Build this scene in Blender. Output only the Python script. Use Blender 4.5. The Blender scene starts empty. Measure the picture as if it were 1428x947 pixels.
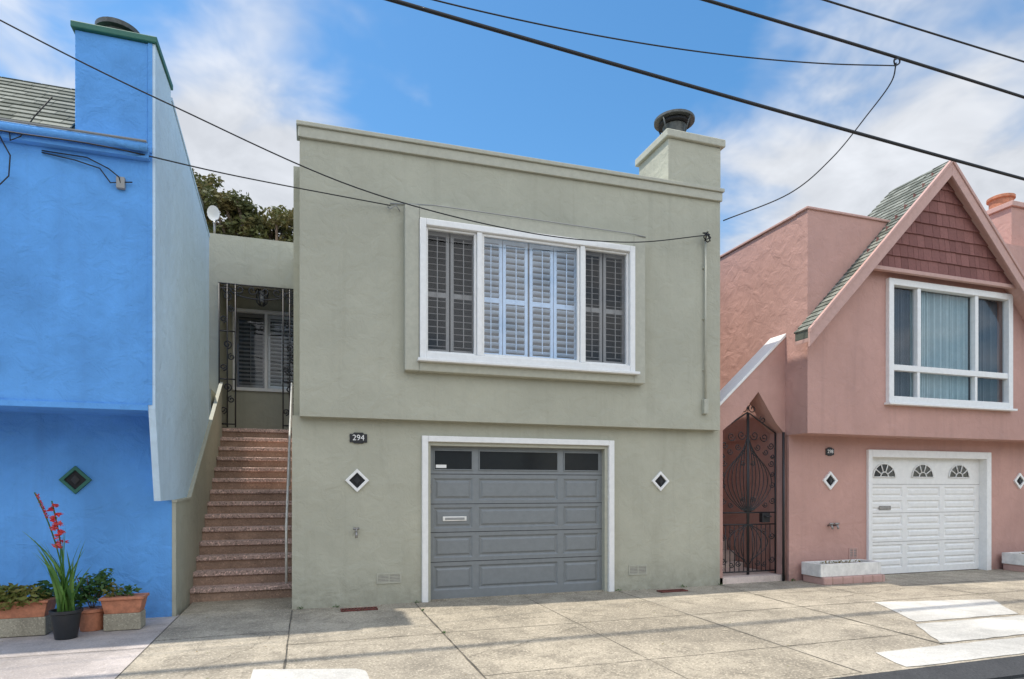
import bpy, math, random
from mathutils import Vector, Matrix
random.seed(7)
scene=bpy.context.scene
COL=scene.collection
R=math.radians

# ---------------------------------------------------------------- materials
def new_mat(name):
    m=bpy.data.materials.new(name); m.use_nodes=True
    nt=m.node_tree; b=nt.nodes["Principled BSDF"]
    return m,nt,b
def mixc(nt,fac,a,b,mode='MIX'):
    n=nt.nodes.new("ShaderNodeMix"); n.data_type='RGBA'; n.blend_type=mode
    for i,v in ((0,fac),(6,a),(7,b)):
        if isinstance(v,bpy.types.NodeSocket): nt.links.new(v,n.inputs[i])
        elif isinstance(v,(tuple,list)): n.inputs[i].default_value=(*v[:3],1)
        else: n.inputs[i].default_value=v
    return n.outputs[2]
def noise(nt,vec,scale,detail=3,rough=.55,dist=0):
    n=nt.nodes.new("ShaderNodeTexNoise"); n.inputs['Scale'].default_value=scale
    n.inputs['Detail'].default_value=detail; n.inputs['Roughness'].default_value=rough
    n.inputs['Distortion'].default_value=dist
    if vec is not None: nt.links.new(vec,n.inputs['Vector'])
    return n.outputs['Fac']
def mrange(nt,v,a,b,c=0,d=1,smooth=False):
    n=nt.nodes.new("ShaderNodeMapRange")
    if smooth: n.interpolation_type='SMOOTHSTEP'
    nt.links.new(v,n.inputs[0])
    for i,x in zip((1,2,3,4),(a,b,c,d)): n.inputs[i].default_value=x
    return n.outputs[0]
def math_n(nt,op,a,b=None):
    n=nt.nodes.new("ShaderNodeMath"); n.operation=op
    for i,v in enumerate((a,b)):
        if v is None: continue
        if isinstance(v,bpy.types.NodeSocket): nt.links.new(v,n.inputs[i])
        else: n.inputs[i].default_value=v
    return n.outputs[0]
def bump(nt,b,h,strength,dist=.01,prev=None):
    n=nt.nodes.new("ShaderNodeBump"); n.inputs['Strength'].default_value=strength
    n.inputs['Distance'].default_value=dist; nt.links.new(h,n.inputs['Height'])
    if prev: nt.links.new(prev,n.inputs['Normal'])
    nt.links.new(n.outputs[0],b.inputs['Normal']); return n.outputs[0]
def sc(c,f): return tuple(min(1,x*f) for x in c)

def stucco(name,col,dirt=(.22,.2,.16),var=.07,rough=.85,bs=1.0,grime=.5):
    m,nt,b=new_mat(name); b.inputs['Roughness'].default_value=rough
    tc=nt.nodes.new("ShaderNodeTexCoord").outputs['Object']
    big=noise(nt,tc,.9,3,.6,.5)
    c=mixc(nt,mrange(nt,big,.3,.7),sc(col,1-var),sc(col,1+var))
    med=noise(nt,tc,6,4,.7)
    c=mixc(nt,mrange(nt,med,.42,.75,0,.24),c,sc(col,.78))
    mp=nt.nodes.new("ShaderNodeMapping"); mp.inputs['Scale'].default_value=(5,5,.35); nt.links.new(tc,mp.inputs[0])
    st=noise(nt,mp.outputs[0],1.0,3,.65)
    c=mixc(nt,mrange(nt,st,.52,.8,0,.26),c,dirt)
    sep=nt.nodes.new("ShaderNodeSeparateXYZ"); nt.links.new(tc,sep.inputs[0])
    g=mrange(nt,sep.outputs[2],.0,.5,grime,0)
    g=math_n(nt,'MULTIPLY',g,mrange(nt,med,.3,.6))
    c=mixc(nt,g,c,dirt)
    nt.links.new(c,b.inputs['Base Color'])
    f=noise(nt,tc,60,1,.6); f2=noise(nt,tc,4.6,3,.55,.6)
    h=math_n(nt,'ADD',f2,math_n(nt,'MULTIPLY',f,.09))
    bump(nt,b,h,bs*.52,.045)
    return m
def paint(name,col,rough=.45,metal=0,var=.06,bs=.08,sc_=14):
    m,nt,b=new_mat(name); b.inputs['Roughness'].default_value=rough; b.inputs['Metallic'].default_value=metal
    tc=nt.nodes.new("ShaderNodeTexCoord").outputs['Object']
    n=noise(nt,tc,sc_,3,.65)
    c=mixc(nt,mrange(nt,n,.3,.75),sc(col,1+var),sc(col,1-var*1.6))
    nt.links.new(c,b.inputs['Base Color'])
    if bs: bump(nt,b,noise(nt,tc,sc_*4,1),bs,.004)
    return m
def concrete(name,col,speck=.35,scale=90,stain=.3,spots=.35):
    m,nt,b=new_mat(name); b.inputs['Roughness'].default_value=.9
    tc=nt.nodes.new("ShaderNodeTexCoord").outputs['Object']
    big=noise(nt,tc,.6,5,.65,.8)
    c=mixc(nt,mrange(nt,big,.38,.62),sc(col,.74),sc(col,1.14))
    n2=noise(nt,tc,2.6,6,.74,.4)
    c=mixc(nt,mrange(nt,n2,.46,.66,0,stain),c,sc(col,.48))
    vo=nt.nodes.new("ShaderNodeTexVoronoi"); vo.inputs['Scale'].default_value=scale; nt.links.new(tc,vo.inputs['Vector'])
    bw=nt.nodes.new("ShaderNodeSeparateColor"); nt.links.new(vo.outputs['Color'],bw.inputs[0])
    c=mixc(nt,mrange(nt,bw.outputs[0],.0,.35,speck,0),c,sc(col,.3))
    c=mixc(nt,mrange(nt,bw.outputs[1],.78,1,0,speck),c,sc(col,1.8))
    if spots:
        v2=nt.nodes.new("ShaderNodeTexVoronoi"); v2.inputs['Scale'].default_value=2.6; nt.links.new(tc,v2.inputs['Vector'])
        c=mixc(nt,mrange(nt,v2.outputs['Distance'],.03,.06,spots,0),c,sc(col,.3))
    nt.links.new(c,b.inputs['Base Color'])
    h=math_n(nt,'ADD',math_n(nt,'MULTIPLY',vo.outputs['Distance'],.3),n2)
    bump(nt,b,h,.35,.012)
    return m
def rnd_mat(name,c1,c2,rough=.8,nscale=20,bs=.3,trans=0,c3=None):
    m,nt,b=new_mat(name); b.inputs['Roughness'].default_value=rough
    a=nt.nodes.new("ShaderNodeAttribute"); a.attribute_name="rnd"
    tc=nt.nodes.new("ShaderNodeTexCoord").outputs['Object']
    c=mixc(nt,a.outputs['Fac'],c1,c2)
    if c3: c=mixc(nt,mrange(nt,noise(nt,tc,1.3,2),.5,.65,0,.7),c,c3)
    if bs:
        nn=noise(nt,tc,nscale,3,.7)
        c=mixc(nt,mrange(nt,nn,.4,.8,0,.4),c,sc(c1,.5)); bump(nt,b,nn,bs,.01)
    nt.links.new(c,b.inputs['Base Color'])
    if trans:
        tr=nt.nodes.new("ShaderNodeBsdfTranslucent"); nt.links.new(c,tr.inputs[0])
        mx=nt.nodes.new("ShaderNodeMixShader"); mx.inputs[0].default_value=trans
        nt.links.new(b.outputs[0],mx.inputs[1]); nt.links.new(tr.outputs[0],mx.inputs[2])
        nt.links.new(mx.outputs[0],nt.nodes["Material Output"].inputs[0])
    return m
def glass(name,base=.05,tint=(.9,.93,.95)):
    m,nt,b=new_mat(name); nt.nodes.remove(b)
    lw=nt.nodes.new("ShaderNodeLayerWeight"); lw.inputs[0].default_value=.5
    f=math_n(nt,'MULTIPLY_ADD',math_n(nt,'POWER',lw.outputs['Facing'],3.5),.7); f.node.inputs[2].default_value=base
    t=nt.nodes.new("ShaderNodeBsdfTransparent"); t.inputs[0].default_value=(*tint,1)
    g=nt.nodes.new("ShaderNodeBsdfGlossy"); g.inputs['Roughness'].default_value=.015
    tc=nt.nodes.new("ShaderNodeTexCoord").outputs['Object']
    bp=nt.nodes.new("ShaderNodeBump"); bp.inputs['Strength'].default_value=.05; bp.inputs['Distance'].default_value=.02
    nt.links.new(noise(nt,tc,1.6,1),bp.inputs['Height']); nt.links.new(bp.outputs[0],g.inputs['Normal'])
    mx=nt.nodes.new("ShaderNodeMixShader"); nt.links.new(f,mx.inputs[0]); nt.links.new(t.outputs[0],mx.inputs[1]); nt.links.new(g.outputs[0],mx.inputs[2])
    nt.links.new(mx.outputs[0],nt.nodes["Material Output"].inputs[0]); return m

M={}
GC=(.435,.425,.335)
M['green']=stucco("green_stucco",GC,dirt=(.25,.235,.175))
M['green_trim']=paint("green_trim",(.45,.44,.355),.7,bs=.25)
M['blue']=stucco("blue_stucco",(.12,.36,.77),dirt=(.09,.22,.47),var=.16,grime=.7,bs=1.5)
M['pale']=stucco("pale_blue_stucco",(.56,.71,.83),dirt=(.38,.47,.55),var=.06)
M['pink']=stucco("pink_stucco",(.52,.305,.255),dirt=(.30,.19,.165),var=.08)
M['pink_trim']=paint("pink_trim",(.54,.335,.285),.7,bs=.2)
M['white']=paint("white_paint",(.83,.82,.79),.4,var=.04)
M['offwhite']=paint("aged_white_paint",(.78,.76,.71),.6,var=.15,sc_=6)
M['shut']=paint("shutter_shaded_white",(.27,.25,.235),.5,bs=0)  # side shutters: white paint with the shade put into the colour
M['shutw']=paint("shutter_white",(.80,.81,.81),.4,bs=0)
M['grey']=paint("grey_garage_paint",(.215,.23,.235),.42,var=.05)
M['black']=paint("black_iron",(.018,.018,.02),.45,bs=0)
M['dark']=paint("dark_interior",(.02,.02,.022),.8,bs=0)
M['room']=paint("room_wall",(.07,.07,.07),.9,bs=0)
M['darkg']=paint("dark_green_trim",(.02,.13,.09),.5)
M['metal']=paint("galvanised_metal",(.35,.33,.31),.45,metal=.7,var=.2,sc_=20)
M['rust']=paint("rusted_grate",(.16,.045,.035),.85,var=.4,sc_=30)
M['cap']=paint("chimney_metal",(.10,.105,.10),.6,metal=.4,var=.3)
M['walk']=concrete("sidewalk_concrete",(.42,.365,.28),stain=.7,speck=.5,scale=70)
M['walk2']=concrete("driveway_concrete",(.40,.345,.26),speck=.55,stain=.75,scale=70)
M['walkp']=concrete("pinkish_concrete",(.50,.44,.40),speck=.25,stain=.5)
M['pale_slab']=concrete("new_concrete",(.60,.575,.52),speck=.2,stain=.35,spots=.2)
M['joint']=paint("joint_dirt",(.13,.115,.09),.95,var=.5,sc_=5,bs=0)
M['asphalt']=concrete("asphalt",(.055,.055,.056),speck=.3,scale=70)
M['soil']=concrete("soil",(.16,.13,.09),spots=0)
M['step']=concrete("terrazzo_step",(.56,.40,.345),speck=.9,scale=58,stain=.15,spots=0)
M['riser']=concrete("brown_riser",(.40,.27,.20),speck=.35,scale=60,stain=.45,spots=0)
M['pstep']=concrete("pink_step",(.68,.56,.49),speck=.2,spots=0)
M['shingle']=rnd_mat("roof_shingle",(.11,.12,.095),(.29,.30,.255),.9,30)
M['rshingle']=rnd_mat("red_shingle",(.19,.07,.058),(.27,.11,.092),.75,25)
M['glass']=glass("window_glass",.035)
M['glassc']=glass("window_glass_blue_reflection",.11,(.74,.86,1))  # center pane: blue reflection put into the tint
M['dglass']=paint("dark_glass",(.02,.022,.025),.08,bs=.0)
M['terra']=paint("terracotta",(.50,.20,.11),.75,var=.2,bs=.3)
M['cblock']=concrete("concrete_block",(.40,.36,.27),spots=0)
M['pot']=paint("black_plastic",(.02,.022,.025),.4,bs=0)
M['leaf']=rnd_mat("leaf",(.035,.10,.02),(.10,.20,.045),.55,30,0,.3)
M['blade']=rnd_mat("gladiolus_leaf",(.06,.17,.03),(.16,.30,.06),.45,30,0,.3)
M['dry']=rnd_mat("dry_plant",(.24,.14,.03),(.15,.19,.04),.7,30,0,.2)
M['flower']=rnd_mat("red_flower",(.65,.02,.03),(.80,.14,.12),.5,30,0,.3)
M['tree']=rnd_mat("tree_foliage",(.05,.065,.022),(.16,.165,.05),.65,5,0,.25,c3=(.21,.16,.06))
M['bark']=paint("bark",(.14,.10,.07),.9,var=.3,bs=.8)
M['wire']=paint("wire_black",(.012,.012,.013),.6,bs=0)
M['cwhite']=paint("wire_grey",(.30,.30,.29),.6,bs=0)
M['curtain']=paint("curtain",(.40,.50,.51),.9,bs=0)

# ---------------------------------------------------------------- geometry helpers
def obj_from(name,verts,faces,mat,parent=None,bev=0,rnd=None,smooth=False):
    me=bpy.data.meshes.new(name); me.from_pydata([tuple(v) for v in verts],[],faces); me.update()
    o=bpy.data.objects.new(name,me); COL.objects.link(o)
    if mat: me.materials.append(M[mat] if isinstance(mat,str) else mat)
    if parent: o.parent=parent
    if rnd is not None:
        at=me.attributes.new("rnd",'FLOAT','FACE'); at.data.foreach_set('value',rnd)
    if smooth:
        for p in me.polygons: p.use_smooth=True
    if bev:
        md=o.modifiers.new("bevel",'BEVEL'); md.width=bev; md.segments=2; md.limit_method='ANGLE'; md.angle_limit=R(40)
    return o
def empty(name):
    o=bpy.data.objects.new(name,None); COL.objects.link(o); o.empty_display_size=.3; return o
BF=[(0,3,2,1),(4,5,6,7),(0,1,5,4),(1,2,6,5),(2,3,7,6),(3,0,4,7)]
def boxes(name,lst,mat,parent=None,bev=0):
    V=[];F=[]
    for x0,x1,y0,y1,z0,z1 in lst:
        n=len(V)
        V+=[(x0,y0,z0),(x1,y0,z0),(x1,y1,z0),(x0,y1,z0),(x0,y0,z1),(x1,y0,z1),(x1,y1,z1),(x0,y1,z1)]
        F+=[tuple(n+i for i in f) for f in BF]
    return obj_from(name,V,F,mat,parent,bev)
def panes(name,lst,mat,parent):
    V=[];F=[]
    for x0,x1,y,z0,z1 in lst:
        n=len(V); V+=[(x0,y,z0),(x1,y,z0),(x1,y,z1),(x0,y,z1)]; F.append((n,n+1,n+2,n+3))
    return obj_from(name,V,F,mat,parent)
def prism(name,poly,a,b,mat,parent=None,axis='Y',bev=0):
    area=sum(poly[i][0]*poly[(i+1)%len(poly)][1]-poly[(i+1)%len(poly)][0]*poly[i][1] for i in range(len(poly)))
    if area<0: poly=poly[::-1]
    n=len(poly)
    if axis=='Y': f=lambda p,t:(p[0],t,p[1])
    elif axis=='X': f=lambda p,t:(t,p[0],p[1])
    else: f=lambda p,t:(p[0],p[1],t)
    V=[f(p,a) for p in poly]+[f(p,b) for p in poly]
    F=[tuple(range(n)),tuple(range(2*n-1,n-1,-1))]+[(i,i+n,(i+1)%n+n,(i+1)%n) for i in range(n)]
    if axis in 'XZ': F=[fa[::-1] for fa in F]
    return obj_from(name,V,F,mat,parent,bev)
def ring(name,x0,x1,z0,z1,w,y0,y1,mat,parent,bev=.006,wb=None,wt=None):
    wb=w if wb is None else wb; wt=w if wt is None else wt
    return boxes(name,[(x0,x0+w,y0,y1,z0,z1),(x1-w,x1,y0,y1,z0,z1),(x0+w,x1-w,y0,y1,z1-wt,z1),(x0+w,x1-w,y0,y1,z0,z0+wb)],mat,parent,bev)
def tubes(name,lines,r,mat,parent=None,n=6):
    V=[];F=[]
    for ln in lines:
        if isinstance(ln,tuple) and isinstance(ln[1],float): pts,rr=ln
        else: pts,rr=ln,r
        pts=[Vector(p) for p in pts]; base=len(V); up=None
        for i,p in enumerate(pts):
            t=(pts[min(i+1,len(pts)-1)]-pts[max(i-1,0)]).normalized()
            if up is None:
                up=Vector((0,1,0)) if abs(t.y)<.9 else Vector((0,0,1))
            a=t.cross(up)
            if a.length<1e-4: a=t.cross(Vector((1,0,0)))
            a.normalize(); b2=t.cross(a).normalized()
            for k in range(n):
                an=2*math.pi*k/n; V.append(p+a*math.cos(an)*rr+b2*math.sin(an)*rr)
        for i in range(len(pts)-1):
            for k in range(n):
                q=base+i*n; F.append((q+k,q+(k+1)%n,q+n+(k+1)%n,q+n+k))
        F.append(tuple(base+k for k in range(n))[::-1]); F.append(tuple(base+(len(pts)-1)*n+k for k in range(n)))
    return obj_from(name,V,F,mat,parent,smooth=True)
def lathe(name,prof,cx,cy,mat,parent,n=28,smooth=True):
    V=[];F=[]
    for r,z in prof:
        for k in range(n):
            a=2*math.pi*k/n; V.append((cx+r*math.cos(a),cy+r*math.sin(a),z))
    for i in range(len(prof)-1):
        for k in range(n):
            F.append((i*n+k,i*n+(k+1)%n,(i+1)*n+(k+1)%n,(i+1)*n+k))
    F.append(tuple(range(n))[::-1]); F.append(tuple((len(prof)-1)*n+k for k in range(n)))
    o=obj_from(name,V,F,mat,parent,smooth=False)
    if smooth:
        for p in o.data.polygons[:-2]: p.use_smooth=True
        md=o.modifiers.new("es",'EDGE_SPLIT'); md.split_angle=R(35)
    return o
def arc(cx,cz,r,a0,a1,y,n=14,rx=None):
    rx=rx or r
    return [(cx+rx*math.cos(R(a0+(a1-a0)*i/n)),y,cz+r*math.sin(R(a0+(a1-a0)*i/n))) for i in range(n+1)]
def spiral(cx,cz,r0,r1,a0,a1,y,n=26):
    out=[]
    for i in range(n+1):
        t=i/n; r=r0+(r1-r0)*t; a=R(a0+(a1-a0)*t); out.append((cx+r*math.cos(a),y,cz+r*math.sin(a)))
    return out
def shingles(name,o,u,v,nrm,ul,vl,w,h,mat,parent,clip=None,th=.012,gap=.006):
    o,u,v,nrm=Vector(o),Vector(u).normalized(),Vector(v).normalized(),Vector(nrm).normalized()
    V=[];F=[];RN=[]; rows=int(vl/h)+1
    for r in range(rows):
        x=-random.random()*w
        while x<ul:
            ww=w*random.uniform(.6,1.4); a,b=max(x,0),min(x+ww-gap,ul)
            if b>a+.01:
                v0=r*h-random.random()*.008; v1=min((r+1.25)*h,vl)
                lo,hi=a,b
                if clip:
                    c=clip(v0+h*.5); lo,hi=max(a,c[0]),min(b,c[1])
                if hi>lo+.01:
                    P=[]
                    for (uu,vv,nn) in ((lo,v0,th+.01),(hi,v0,th+.01),(hi,v1,.004),(lo,v1,.004)):
                        P.append(o+u*uu+v*vv+nrm*nn)
                    P2=[o+u*lo+v*v0,o+u*hi+v*v0]
                    n=len(V); V+=P+P2
                    F+=[(n,n+1,n+2,n+3),(n+4,n+5,n+1,n),(n+4,n,n+3),(n+5,n+2,n+1)]
                    rv=random.random(); RN+=[rv]*4
            x+=ww
    return obj_from(name,V,F,mat,parent,rnd=RN)
def leaves(name,clumps,mat,parent,size=(.05,.1)):
    V=[];F=[];RN=[]
    for c,rad,n in clumps:
        tone=random.random()*.5
        for _ in range(n):
            d=Vector((random.gauss(0,1),random.gauss(0,1),random.gauss(0,1))).normalized()*(random.random()**.45)
            p=Vector(c)+Vector((d.x*rad[0],d.y*rad[1],d.z*rad[2]))
            s=random.uniform(*size); a=Vector((random.gauss(0,1),random.gauss(0,1),random.gauss(0,.6))).normalized()
            b=a.cross(Vector((random.gauss(0,1),random.gauss(0,1),random.gauss(0,1)))).normalized()
            k=len(V); V+=[p-a*s,p+b*s*.42,p+a*s,p-b*s*.42]; F.append((k,k+1,k+2,k+3)); RN.append(min(1,tone+random.random()*.5))
    return obj_from(name,V,F,mat,parent,rnd=RN)
def text(name,s,loc,size,mat,parent):
    c=bpy.data.curves.new(name,'FONT'); c.body=s; c.size=size; c.align_x='CENTER'; c.align_y='CENTER'; c.extrude=.003
    o=bpy.data.objects.new(name,c); COL.objects.link(o); o.location=loc; o.rotation_euler=(R(90),0,0); c.materials.append(M[mat]); o.parent=parent
    return o
def diamond(parent,x,z,y,h,w,mo,mi):
    def q(r,yy): return [(x,yy,z-r),(x+r,yy,z),(x,yy,z+r),(x-r,yy,z)]
    V=q(h,y-.03)+q(h-w,y-.03)+q(h,y+.0)+q(h-w,y+.0); F=[]
    for i in range(4):
        j=(i+1)%4
        F+=[(i,j,4+j,4+i),(8+i,8+j,j,i),(4+i,4+j,12+j,12+i)]
    obj_from("diamond_vent_frame",V,F,mo,parent,bev=.003)
    obj_from("diamond_vent_center",q(h-w,y-.004),[(0,1,2,3)],mi,parent)
    s=(h-w)*.5
    obj_from("diamond_vent_boss",[(x,y-.03,z-s),(x+s*.8,y-.02,z),(x,y-.03,z+s),(x-s*.8,y-.02,z)],[(0,1,2,3)],'black',parent)
def vent(parent,x0,x1,z0,z1,y,mat,slats=5):
    w=.02
    L=[(x0,x1,y-.012,y+.01,z0,z0+w),(x0,x1,y-.012,y+.01,z1-w,z1),(x0,x0+w,y-.012,y+.01,z0+w,z1-w),(x1-w,x1,y-.012,y+.01,z0+w,z1-w),((x0+x1)/2-.008,(x0+x1)/2+.008,y-.011,y+.01,z0+w,z1-w)]
    for i in range(slats):
        zz=z0+w+(z1-z0-2*w)*(i+.5)/slats; L.append((x0+w,x1-w,y-.009,y+.005,zz-.006,zz+.005))
    boxes("foundation_vent",L,mat,parent)
    boxes("foundation_vent_back",[(x0+w,x1-w,y-.003,y+.005,z0+w,z1-w)],'shut',parent)
def louvers(name,x0,x1,z0,z1,y,mat,parent,pitch=.082,tilt=40,midz=None,stile=.045):
    L=[(x0,x0+stile,y-.015,y+.015,z0,z1),(x1-stile,x1,y-.015,y+.015,z0,z1),(x0+stile,x1-stile,y-.015,y+.015,z0,z0+.09),(x0+stile,x1-stile,y-.015,y+.015,z1-.07,z1)]
    secs=[(z0+.09,z1-.07)]
    if midz:
        L.append((x0+stile,x1-stile,y-.015,y+.015,midz-.035,midz+.035)); secs=[(z0+.09,midz-.035),(midz+.035,z1-.07)]
    L.append(((x0+x1)/2-.006,(x0+x1)/2+.006,y-.05,y-.04,z0+.12,z1-.1))
    boxes(name+"_frame",L,mat,parent,.003)
    V=[];F=[]; hw=.036
    for a,b in secs:
        n=int((b-a)/pitch)
        for i in range(n):
            zc=a+(b-a)*(i+.5)/n; k=len(V)
            tt=tilt+random.uniform(-3,3); ct,st_=math.cos(R(tt)),math.sin(R(tt))
            pr=[(-hw,-.002),(0,-.005),(hw,-.002),(hw,.002),(0,.005),(-hw,.002)]
            for xx in (x0+stile,x1-stile):
                for p,q in pr: V.append((xx,y+p*ct-q*st_,zc+p*st_+q*ct))
            for j in range(6): F.append((k+j,k+(j+1)%6,k+6+(j+1)%6,k+6+j))
    obj_from(name,V,F,mat,parent)
def raised_door(name,x0,x1,z0,z1,y,cols,rows,mat,parent):
    V=[];F=[]
    xs=sorted(set([x0,x1]+[c for p in cols for c in p])); zs=sorted(set([z0,z1]+[c for p in rows for c in p]))
    def isp(a,b,c,d): return (a,b) in cols and (c,d) in rows
    for i in range(len(xs)-1):
        for j in range(len(zs)-1):
            a,b,c,d=xs[i],xs[i+1],zs[j],zs[j+1]; n=len(V)
            V+=[(a,y,c),(b,y,c),(b,y,d),(a,y,d)]
            if isp(a,b,c,d):
                lv=[(0.0,0),(.022,.018),(.035,.018),(.06,.002)]
                prev=[n,n+1,n+2,n+3]
                for e,dep in lv[1:]:
                    m=len(V); V+=[(a+e,y+dep,c+e),(b-e,y+dep,c+e),(b-e,y+dep,d-e),(a+e,y+dep,d-e)]
                    cur=[m,m+1,m+2,m+3]
                    for q in range(4): F.append((prev[q],prev[(q+1)%4],cur[(q+1)%4],cur[q]))
                    prev=cur
                F.append(tuple(prev))
            else: F.append((n,n+1,n+2,n+3))
    return obj_from(name,V,F,mat,parent)

# ---------------------------------------------------------------- ground
ground=boxes("ground",[(-300,300,-300,300,-.6,-.14)],'soil')
road=boxes("road",[(-120,120,-6.2,3.86,-.3,-.12)],'asphalt')
sw=empty("sidewalk")
boxes("slab",[(-1.5,60,4.06,8.6,-.4,0)],'walk',sw)
boxes("slab_by_blue_house",[(-60,-1.512,4.06,8.6,-.4,0)],'walkp',sw)
boxes("kerb",[(-60,3.0,3.86,4.06,-.4,.0),(10.5,60,3.86,4.06,-.4,0)],'cblock',sw,.02)
prism("driveway_lip",[(3.86,-.4),(4.06,-.4),(4.06,-.001),(3.86,-.09)],3.0,10.5,'asphalt',sw,'X')
def flat(name,poly,z,mat,parent): return prism(name,poly,z-.003,z,mat,parent,'Z')
def rough_poly(pts,st=.15,j=.012):
    out=[]
    for i,a in enumerate(pts):
        a=Vector(a); b=Vector(pts[(i+1)%len(pts)]); n=max(1,int((b-a).length/st))
        for k in range(n):
            q=a+(b-a)*k/n; out.append((q.x+random.uniform(-j,j),q.y+random.uniform(-j,j)))
    return out
flat("driveway",[(1.38,4.1),(4.45,4.1),(4.45,8.5),(1.38,8.5)],.004,'walk2',sw)
flat("new_slab",rough_poly([(6.75,5.45),(8.35,5.40),(9.1,6.2),(7.35,6.55)]),.0075,'pale_slab',sw)
flat("new_slab",rough_poly([(6.05,4.62),(9.9,4.62),(9.9,5.28),(6.6,5.34)]),.0085,'pale_slab',sw)
flat("new_slab",rough_poly([(4.95,4.09),(9.9,4.09),(9.9,4.52),(5.1,4.55)]),.0075,'pale_slab',sw)
pc=[(-.45,4.1),(-.45,5.78),(.30,5.55)]+[(.30+.17*math.sin(R(a)),5.38+.17*math.cos(R(a))) for a in range(10,91,16)]+[(.5,4.1)]
flat("parking_pad",pc,.009,'pale_slab',sw)
def line_strip(pts,w,z):
    V=[];F=[]
    for i,pt in enumerate(pts):
        t=Vector(pts[min(i+1,len(pts)-1)])-Vector(pts[max(i-1,0)]); nn=Vector((-t.y,t.x)).normalized()*w*random.uniform(.5,1.4)
        V+=[(pt[0]-nn.x,pt[1]-nn.y,z),(pt[0]+nn.x,pt[1]+nn.y,z)]
        if i: F.append((2*i-2,2*i-1,2*i+1,2*i))
    return V,F
SV=[];SF=[]
def add_line(a,b,w=.005,z=.0056,wob=.003,n=24):
    a,b=Vector(a),Vector(b); d=(b-a); nn=Vector((-d.y,d.x)).normalized()
    off=0; pts=[]
    for i in range(n+1):
        off=off*.85+random.uniform(-wob,wob); pts.append(tuple(a+d*(i/n)+nn*off))
    V,F=line_strip(pts,w,z); k=len(SV); SV.extend(V); SF.extend([tuple(k+i for i in f) for f in F])
add_line((-.2,4.1),(-.2,8.45),.009); add_line((1.38,4.1),(1.38,8.45),.009); add_line((4.455,4.1),(4.455,8.45),.008)
add_line((2.95,4.1),(2.95,8.45),.005); add_line((6.0,4.1),(6.3,8.5),.008); add_line((7.7,5.5),(7.75,8),.006)
add_line((9.4,6.0),(9.35,8.45),.006); add_line((12.3,4.1),(12.3,8.45),.006); add_line((-3.2,4.1),(-3.2,8.4),.006)
add_line((-.2,6.6),(1.38,6.6),.005); add_line((1.38,6.62),(9.5,6.60),.006,n=70); add_line((1.38,5.0),(6.2,5.02),.005,n=50)
add_line((-8,6.9),(-1.52,6.9),.005,n=40); add_line((6.2,7.55),(12.3,7.5),.006,n=50); add_line((9.5,6.6),(16,6.5),.006)
add_line((-1.5,7.2),(-.2,7.22),.005)
add_line((4.5,7.9),(6.1,5.3),.003,wob=.03,n=60); add_line((1.4,5.6),(2.9,6.4),.0025,wob=.03,n=40); add_line((-1.3,5.2),(-.3,7.1),.002,wob=.03,n=40)
add_line((3.0,7.3),(4.4,5.6),.0025,wob=.03,n=50); add_line((6.3,6.9),(8.9,7.3),.003,wob=.03,n=50)
obj_from("score_lines",SV,SF,'joint',sw)
boxes("house_lot_joint",[(-1.512,-1.5,4.07,8.45,-.1,.0015)],'joint',sw)
LV=[];LF=[];LR=[]
for i in range(520):
    if random.random()<.6: x=random.uniform(-1.4,9.2); y=8.47-abs(random.gauss(0,.12))
    else: x=random.uniform(-3,10); y=random.uniform(4.3,8.4)
    s=random.uniform(.004,.014); a=random.uniform(0,6.28); n_=len(LV); z=.011
    for k in range(4):
        an=a+k*math.pi/2; r_=s*(1 if k%2 else .5); LV.append((x+r_*math.cos(an),y+r_*math.sin(an),z+random.uniform(0,.006)))
    LF.append((n_,n_+1,n_+2,n_+3)); LR.append(random.random())
obj_from("leaf_litter",LV,LF,'dry',sw,rnd=LR)
leaves("weeds",[((x,8.46,.02),(.05,.02,.025),18) for x in (-.1,.35,1.40,4.46,5.6,6.28,7.72)]+[((1.38,y,.01),(.02,.05,.012),10) for y in (7.9,6.6)],'leaf',sw,(.008,.02))
far=empty("far_sidewalk")
boxes("slab",[(-60,60,-12,-6.4,-.4,0)],'walk',far)
boxes("kerb",[(-60,60,-6.4,-6.2,-.4,.002)],'cblock',far)

# ---------------------------------------------------------------- green house
g=empty("green_stucco_house")
zt=lambda x:6.18+.0125*x
YU=8.36; XL=-.105
prism("front_wall",[(XL,2.48),(1.45,2.48),(1.45,zt(1.45)),(XL,zt(XL))],YU,8.62,'green',g)
prism("front_wall",[(4.58,2.48),(6.20,2.48),(6.20,zt(6.2)),(4.58,zt(4.58))],YU,8.62,'green',g)
prism("front_wall",[(1.45,5.09),(4.58,5.09),(4.58,zt(4.58)),(1.45,zt(1.45))],YU,8.62,'green',g)
prism("front_wall",[(1.45,2.48),(4.58,2.48),(4.58,3.30),(1.45,3.30)],YU,8.62,'green',g)
boxes("lower_wall",[(-.2,1.54,8.5,8.75,-.1,2.50),(4.33,6.30,8.5,8.75,-.1,2.50),(1.54,4.33,8.5,8.75,2.21,2.50)],'green',g)
boxes("side_walls",[(-.2,0,8.751,9.3,-.1,2.5),(6.1,6.3,8.751,9.3,-.1,2.5),(XL,0.02,8.621,9.3,2.49,6.12),(6.04,6.2,8.621,9.3,2.49,6.15),(-.198,6.298,9.3,22,-.1,6.10)],'green',g)
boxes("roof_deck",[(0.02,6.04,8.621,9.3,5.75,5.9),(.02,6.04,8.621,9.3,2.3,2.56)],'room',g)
boxes("room_interior",[(0.02,6.04,9.25,9.29,2.56,5.75)],'room',g)
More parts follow.
